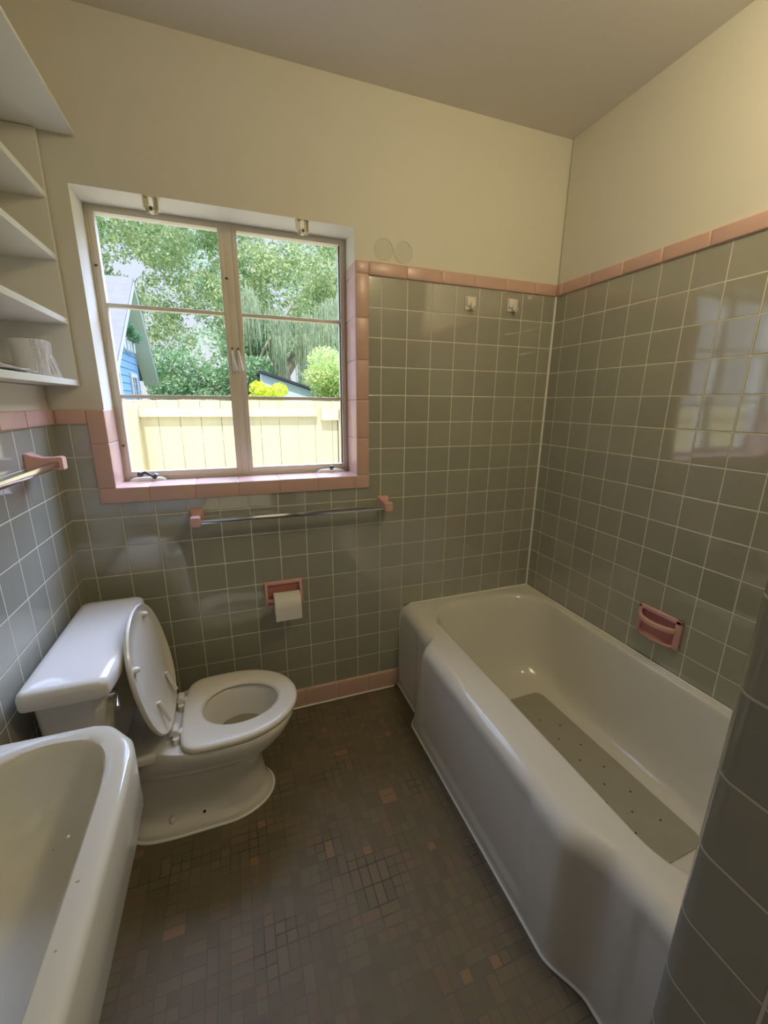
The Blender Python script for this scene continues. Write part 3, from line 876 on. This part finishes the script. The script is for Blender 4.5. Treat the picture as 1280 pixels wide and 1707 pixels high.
b = MB().add([(-.052, -R-.0005, 0), (.052, -R-.0005, 0), (.052, -R-.0008, -.030), (-.052, -R-.0008, -.030), (.052, -R-.0006, -.054), (-.052, -R-.0006, -.054)], [(0, 1, 2, 3), (3, 2, 4, 5)])
o = b.build('hanging_sheet', M['paper'], rollo); md = o.modifiers.new('s', 'SOLIDIFY'); md.thickness = .0008

# ------------------------------------------------------------------ soap dish on the right wall
sd = empty('soap_dish', (W-.001, -.724, .586))
tag(sd, 'pink ceramic soap dish with grab bar on the right wall above the tub', 'soap dish')
b = MB(); hw, hh = .081, .056      # x toward room is negative
b.box((-.012, -hw, hh-.018), (0, hw, hh), bev=.004, seg=3)
b.box((-.012, -hw, -hh), (0, -hw+.022, hh), bev=.004, seg=3)
b.box((-.012, hw-.014, -hh), (0, hw, hh), bev=.004, seg=3)
b.build('dish_frame', M['pink2'], sd, smooth=50)
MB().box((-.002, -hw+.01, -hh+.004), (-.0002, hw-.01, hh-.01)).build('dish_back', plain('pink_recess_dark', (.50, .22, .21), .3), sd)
b = MB(); R = []
for i in range(17):
    a = i/16; y = -hw+.014 + (2*hw-.024)*a; out = .010 + .030*math.sin(PI*a)**.6
    R.append([(-out + x*.9, y, .012+z_) for x, z_ in rrect(-.009, .009, -.010, .010, .006, 4)])
b.rings(R, cap0=True, cap1=True); b.build('grab_bar', M['pink2'], sd, smooth=60)
b = MB(); top_ = []; n_ = 24
def tray(off, zt):
    P_ = []
    for i in range(n_+1):
        a = i/n_; y = -hw+.004 + (2*hw-.008)*a; out = .032*min(1, 5*min(a, 1-a)) - off + .006*math.exp(-((a-.5)/.06)**2)
        P_.append((-max(.001, out), y, zt))
    return P_ + [(-.0008, hw-.006, zt), (-.0008, -hw+.006, zt)]
b.rings([tray(.008, -hh-.002), tray(0, -hh+.004), tray(0, -hh+.010), tray(.004, -hh+.012), tray(.007, -hh+.007), tray(.016, -hh+.005)], cap0=True, cap1=True)
b.build('soap_tray', M['pink2'], sd, smooth=50)

# ------------------------------------------------------------------ hooks, suction discs
hk = None
for xh, zh, lab in ((1.519, 1.764, 'white adhesive hook on the tiles, the one nearer the window'), (1.726, 1.772, 'white adhesive hook on the tiles, the one nearer the room corner')):
    if hk is None:
        hk = empty('adhesive_hook', (xh, 0, zh))
        MB().box((-.026, -.004, -.024), (.026, -.0005, .028), bev=.003).build('hook_plate', M['white'], hk, smooth=40)
        b = MB().box((-.022, -.010, -.010), (.014, -.0035, .024), bev=.003)
        b.tube([(.004, -.008, .004), (.004, -.012, -.018), (.006, -.022, -.024), (.008, -.028, -.012)], [.008, .008, .007, .005], 10)
        b.build('hook_arm', M['white'], hk, smooth=50); o = hk
    else:
        o = copy_tree(hk); o.location = (xh, 0, zh)
    tag(o, lab, 'hook', 'adhesive hooks')
for xs, zs_, lab in ((1.137, 1.922, 'clear round suction disc on the paint, nearer the window'), (1.217, 1.921, 'clear round suction disc on the paint, farther from the window')):
    b = MB().lathe([(.038, 0.0), (.0385, .0012), (.036, .0020), (.033, .0012), (.006, .002), (.005, .006), (.002, .007)], (0, 0, 0), (0, -1, 0), 40)
    o = b.build('suction_disc', M['suction'], smooth=60); o.location = (xs, PO-.0006, zs_)
    MB().tube([(.0375*math.cos(2*PI*i/40), -.0012, .0375*math.sin(2*PI*i/40)) for i in range(42)], .0008, 6).build('disc_rim', M['gloss'], o, smooth=60)
    tag(o, lab, 'suction disc', 'suction discs')

# unseen fixture, added to go with the fill lamp above the tub
cl = empty('added_lamp', (1.45, -1.25, H)); tag(cl, 'added round white ceiling lamp over the bathtub, out of view', 'lamp')
MB().lathe([(.07, 0), (.07, -.02), (.05, -.03), (.045, -.08)], (0, 0, 0), (0, 0, 1), 24).build('added_lamp_base', M['white'], cl, smooth=40)

# ------------------------------------------------------------------ outside: fence
GZ = -.25
o = MB().box((-25, 1.8, GZ-.2), (25, 40, GZ)).build('ground', M['grass']); struct(o)
o = MB().box((-8, .216, GZ-.2), (8, 1.7995, GZ+.001)).build('bounce_strip', plain('bounce_strip_pale', (.60, .54, .40), .8, var=.05)); struct(o)  # pale ground strip, added to bounce light up into the window recess
fn = empty('fence', (0, 1.8, GZ)); tag(fn, 'tall pale yellow board fence with top rail outside the window', 'fence')
FT = 1.372; bw = .1435
random.seed(2)
k0 = -32
for k in range(k0, 24):
    x0 = .042 + bw*k
    if -.14 - .01 < x0 + bw/2 < -.09: pass
    b = MB().box((x0+.002, 1.805, GZ+.03), (x0+bw-.002, 1.823, FT + random.uniform(-.003, .003)), bev=.0015)
    put(b, 'board', M['fence'], fn)
put(MB().box((-4.5, 1.765, 1.252), (1.20, 1.803, 1.312), bev=.002), 'rail', M['rail'], fn)
put(MB().box((1.50, 1.765, 1.252), (3.6, 1.803, 1.312), bev=.002), 'rail', M['rail'], fn)
put(MB().box((-4.5, 1.765, .30), (1.20, 1.803, .38), bev=.002), 'rail', M['rail'], fn)
put(MB().box((-.155, 1.71, GZ), (-.075, 1.803, 1.340), bev=.003), 'post', M['fence'], fn)
put(MB().box((1.235, 1.755, 1.222), (1.375, 1.803, 1.312), bev=.002), 'latch_block', M['rail'], fn)
put(MB().box((1.39, 1.735, 1.235), (1.49, 1.803, 1.312), bev=.002), 'latch_block', M['rail'], fn)
put(MB().box((1.3775, 1.798, GZ+.05), (1.3845, 1.8055, 1.30)), 'gate_gap', plain('gap_shadow', (.10, .08, .05), .9), fn)
for k in range(k0, 22):
    x0 = .042 + bw*k + .03
    if x0 < 1.15: put(MB().box((x0, 1.797, 1.232), (x0+.05, 1.805, 1.2515)), 'shim', M['fence'], fn)

# ------------------------------------------------------------------ outside: blue neighbour house
hs = empty('house', (-2.5, 7, GZ)); tag(hs, 'light blue neighbour house with steep shingled gable roof', 'house')
RX = -.90; pk = (7.50, 3.48); ne = (4.75, 1.45); fe = (9.05, 1.83)
def slab(p, q, x0, x1, th): # roof slab between ridge point p and eave q (y,z)
    b = MB(); v = []
    for x in (x0, x1):
        v += [(x, p[0], p[1]), (x, q[0], q[1]), (x, q[0], q[1]-th), (x, p[0], p[1]-th)]
    return b.add(v, [(0, 1, 2, 3), (7, 6, 5, 4), (0, 4, 5, 1), (1, 5, 6, 2), (2, 6, 7, 3), (3, 7, 4, 0)])
b = slab(pk, ne, -6, RX, .04); b2 = slab(pk, fe, -6, RX, .04); b.add(b2.v, b2.f)
put(b, 'roof', M['shingle'], hs)
b = slab((pk[0], pk[1]-.042), (ne[0]+.02, ne[1]-.04), RX-.06, RX-.005, .13); b2 = slab((pk[0], pk[1]-.042), (fe[0]-.02, fe[1]-.04), RX-.30, RX-.005, .10); b.add(b2.v, b2.f)
put(b, 'rake_board', M['cream'], hs)
b = MB(); WXh = -1.18
gy0, gy1 = 5.55, 8.45
def roofz(y): return pk[1]-.05 - (pk[0]-y)*(pk[1]-ne[1])/(pk[0]-ne[0]) if y < pk[0] else pk[1]-.05 - (y-pk[0])*(pk[1]-fe[1])/(fe[0]-pk[0])
sec = [(gy0, GZ), (gy1, GZ), (gy1, roofz(gy1)), (pk[0], pk[1]-.06), (gy0, roofz(gy0))]
v = [(WXh, y, z) for y, z in sec] + [(-5.8, y, z) for y, z in sec]
b.add(v, [(0, 1, 2, 3, 4), (9, 8, 7, 6, 5)] + [(i, (i+1) % 5, 5+(i+1) % 5, 5+i) for i in range(5)])
put(b, 'wall', M['blue'], hs)
b = MB()
for k in range(14):
    z_ = .9+.13*k
    y0_ = max(gy0+.01, pk[0] - (roofz(pk[0]) - z_ - .0)*1.35); y1_ = min(gy1-.01, pk[0] + (roofz(pk[0]) - z_)*.95)
    if y1_-y0_ > .2: b.box((WXh, y0_, z_), (WXh+.012, y1_, z_+.012))
put(b, 'siding', M['blue'], hs)
b = MB(); b.add([(WXh+.03, 6.95, 2.42), (WXh+.03, 8.0, 2.42), (WXh+.03, 7.52, 3.05), (WXh+.005, 6.95, 2.42), (WXh+.005, 8.0, 2.42), (WXh+.005, 7.52, 3.05)], [(0, 1, 2), (5, 4, 3), (0, 3, 4, 1), (1, 4, 5, 2), (2, 5, 3, 0)])
for k in range(4): b.box((WXh, 6.98+.26*k, 2.24), (WXh+.10, 7.10+.26*k, 2.42), bev=.01)
put(b, 'gable_ornament', M['trimwhite'], hs)
for y0_, y1_, z0_, z1_ in ((7.62, 8.02, 1.2, 1.80), (6.1, 6.62, .9, 1.95)):
    b = MB(); X0 = WXh+.004; wth = .075
    b.box((X0, y0_-wth, z0_-wth), (X0+.03, y0_, z1_+wth)); b.box((X0, y1_, z0_-wth), (X0+.03, y1_+wth, z1_+wth))
    b.box((X0, y0_, z1_), (X0+.03, y1_, z1_+wth)); b.box((X0, (y0_+y1_)/2-.02, z0_), (X0+.02, (y0_+y1_)/2+.02, z1_))
    wo_ = put(b, 'window', M['trimwhite'], hs)
    b = MB().box((X0-.001-hs.location.x, y0_-hs.location.y, z0_-hs.location.z), (X0+.006-hs.location.x, y1_-hs.location.y, z1_-hs.location.z))
    b.build('pane', M['paneglass'], wo_)

# small building far right
sb = empty('shed', (2.3, 9, GZ)); tag(sb, 'small pale blue outbuilding behind the yellow shrub', 'shed')
b = MB().box((1.75, 8.9, GZ), (2.75, 10.2, 1.62)); put(b, 'wall', M['trimwhite'], sb)
b = slab((0, 0), (0, 0), 0, 1, .1)
b = MB(); v = [(1.25, 8.75, 2.02), (2.62, 8.75, 1.60), (2.62, 8.75, 1.66), (1.25, 8.75, 2.08), (1.25, 10.3, 2.02), (2.62, 10.3, 1.60), (2.62, 10.3, 1.66), (1.25, 10.3, 2.08)]
b.add(v, [(0, 1, 2, 3), (7, 6, 5, 4), (0, 4, 5, 1), (1, 5, 6, 2), (2, 6, 7, 3), (3, 7, 4, 0)]); put(b, 'roof', M['roofdark'], sb)
b = MB(); v = [(1.25, 8.86, 2.01), (2.45, 8.86, 1.64), (2.45, 8.86, 1.2), (1.25, 8.86, 1.2), (1.25, 8.9, 2.01), (2.45, 8.9, 1.64), (2.45, 8.9, 1.2), (1.25, 8.9, 1.2)]
b.add(v, [(0, 1, 2, 3), (7, 6, 5, 4), (0, 4, 5, 1), (1, 5, 6, 2), (2, 6, 7, 3), (3, 7, 4, 0)]); put(b, 'gable_wall', M['lightblue'], sb)

# ------------------------------------------------------------------ foliage
rng = np.random.default_rng(7)
def leaves(centers, radii, n, size, flat=.8):
    """leaf blades scattered in clumps"""
    centers = np.array(centers, float); radii = np.array(radii, float)
    k = rng.choice(len(centers), n, p=radii**2/np.sum(radii**2))
    d = rng.normal(size=(n, 3)); d /= np.linalg.norm(d, axis=1)[:, None]
    P_ = centers[k] + d*(radii[k]*rng.uniform(.45, 1.0, n)**.6)[:, None]*np.array([1, 1, flat])
    a = rng.normal(size=(n, 3)); a /= np.linalg.norm(a, axis=1)[:, None]
    c = np.cross(a, rng.normal(size=(n, 3))); c /= np.linalg.norm(c, axis=1)[:, None]
    s_ = size*rng.uniform(.6, 1.3, n)[:, None]
    V = np.stack([P_ - a*s_, P_ + c*s_*.42, P_ + a*s_, P_ - c*s_*.42], 1).reshape(-1, 3)
    return V
def quads(name, V, mat, parent):
    n = len(V)//4; me = bpy.data.meshes.new(name)
    V = V - np.array(parent.location)
    me.vertices.add(len(V)); me.vertices.foreach_set('co', V.astype(np.float32).ravel())
    me.loops.add(len(V)); me.loops.foreach_set('vertex_index', np.arange(len(V), dtype=np.int32))
    me.polygons.add(n); me.polygons.foreach_set('loop_start', np.arange(0, 4*n, 4, dtype=np.int32)); me.polygons.foreach_set('loop_total', np.full(n, 4, dtype=np.int32))
    me.update(); me.materials.append(mat)
    o = bpy.data.objects.new(name, me); COL.objects.link(o); o.parent = parent; return o
def clumps(n, lo, hi, r0, r1):
    c = rng.uniform(lo, hi, (n, 3)); return c, rng.uniform(r0, r1, n)

def tree(loc, label, cat, centers, radii, n, size, mat, trunk, group=None, kind='tree', flat=.8):
    root = empty(kind, loc); tag(root, label, cat, group)
    quads('foliage', leaves(centers, radii, n, size, flat), M[mat], root)
    if trunk:
        b = MB()
        for pts, rad in trunk: b.tube(pts, rad, 9)
        put(b, 'trunk' if kind == 'tree' else 'stem', M['bark'], root, smooth=60)
    return root
# big oak behind everything, its boughs fill the upper panes
c, r = clumps(120, (-4.8, 11.3, 3.0), (5.5, 14.0, 8.0), .45, .95)
keep = []
for i, p in enumerate(c):
    # a few gaps of sky and a ragged lower border
    px = .546 + (p[0]-.546)*(11.6/(p[1]+1.65)); pz = 1.36 + (p[2]-1.36)*(11.6/(p[1]+1.65))
    gap = ((px+1.15)**2 + (pz-3.95)**2 < .28) or ((px-.1)**2*.5 + (pz-2.85)**2 < .22) or ((px-1.9)**2*.6 + (pz-3.5)**2 < .10)
    if not gap: keep.append(i)
tree((2.0, 12.5, GZ), 'large live oak whose pale green crown fills the upper window panes', 'tree', c[keep], r[keep], 95000, .062, 'oak',
     [([(2.3, 12.5, GZ), (2.25, 12.4, 1.6), (2.1, 12.3, 2.6), (1.6, 12.2, 3.6), (.9, 12.2, 4.6)], [.32, .27, .24, .16, .08]),
      ([(2.2, 12.4, 2.2), (2.9, 12.3, 3.2), (3.6, 12.2, 4.3)], [.20, .13, .07]),
      ([(1.15, 10.2, 2.0), (1.5, 10.2, 2.75), (1.95, 10.3, 3.35), (2.3, 10.6, 3.9)], [.035, .04, .04, .03])])
oak = [o for o in bpy.data.objects if o.name == 'tree'][0]
# hanging moss strands
ns = 900
xs = rng.choice(np.array([1.15, 1.3, 1.75, 1.95, 2.15, 2.55, 2.7, 3.1, 3.3, 3.6]), ns) + rng.normal(0, .09, ns); ys = rng.uniform(9.6, 11.2, ns); zt = 3.45 + .35*np.sin(xs*2.1) + rng.uniform(-.3, .5, ns); ln = rng.uniform(.35, 1.35, ns)*(1+.3*np.sin(xs*3.3))
V = []
for x_, y_, z_, l_ in zip(xs, ys, zt, ln):
    if 2.05 < x_ < 2.4 and z_-l_ < 3.0: l_ = max(.15, z_-3.05)
    seg = 6; w_ = .016; off = rng.normal(0, .012, (seg+1, 2)).cumsum(0)
    for j in range(seg):
        z0_, z1_ = z_-l_*j/seg, z_-l_*(j+1)/seg; wa, wb = w_*(1-.12*j), w_*(1-.12*(j+1))
        a0, b0 = off[j]; a1, b1 = off[j+1]
        V += [(x_+a0-wa, y_+b0, z0_), (x_+a0+wa, y_+b0+.01, z0_), (x_+a1+wb, y_+b1+.01, z1_), (x_+a1-wb, y_+b1, z1_)]
quads('hanging_moss', np.array(V), M['moss'], oak)

def trunkline(x, y, h): return [([(x, y, GZ), (x+.05, y, h*.5), (x, y, h)], [.07, .05, .03])]
c, r = clumps(46, (-1.1, 9.6, .9), (1.35, 10.4, 2.25), .28, .5)
tree((.2, 10, GZ), 'broad deep green bush beyond the fence beside the blue house', 'bush', c, r, 26000, .05, 'bush', trunkline(.2, 10, 1.4), kind='bush')
c, r = clumps(14, (-.1, 10.4, 2.2), (.2, 10.8, 2.5), .2, .3)
c2, r2_ = clumps(24, (.75, 10.6, 1.4), (1.5, 11, 3.1), .25, .45)
tree((1.1, 10.8, GZ), 'dark green slender tree rising behind the middle of the fence', 'tree', c2, r2_, 14000, .055, 'bush', trunkline(1.1, 10.8, 2.4))
c, r = clumps(26, (.92, 6.9, 1.0), (1.52, 7.3, 1.68), .12, .2)
tree((1.2, 7.1, GZ), 'bright yellow green shrub just over the top of the fence', 'shrub', c, r, 9000, .030, 'yellow', trunkline(1.2, 7.1, 1.1), kind='shrub')
c, r = clumps(34, (2.35, 7.8, .8), (3.7, 8.6, 2.30), .22, .42)
tree((3.0, 8.2, GZ), 'pale lime green bush at the right end of the fence', 'bush', c, r, 22000, .038, 'lime', trunkline(3.0, 8.2, 1.4), kind='bush')
c, r = clumps(60, (-7, 15, 0), (9, 16.5, 4.1), .5, 1.0)
tree((1, 15.8, GZ), 'far hedge of hazy green trees behind the oak', 'hedge', c, r, 26000, .09, 'oak', None, kind='hedge')
# climbing plant in the gable
c, r = clumps(5, (-1.08, 7.25, 2.45), (-1.02, 7.95, 2.72), .09, .14)
tree((-1.05, 7.6, 2.42), 'small green plant growing on the gable of the blue house', 'plant', c, r, 700, .035, 'bush', None, kind='climbing_plant')
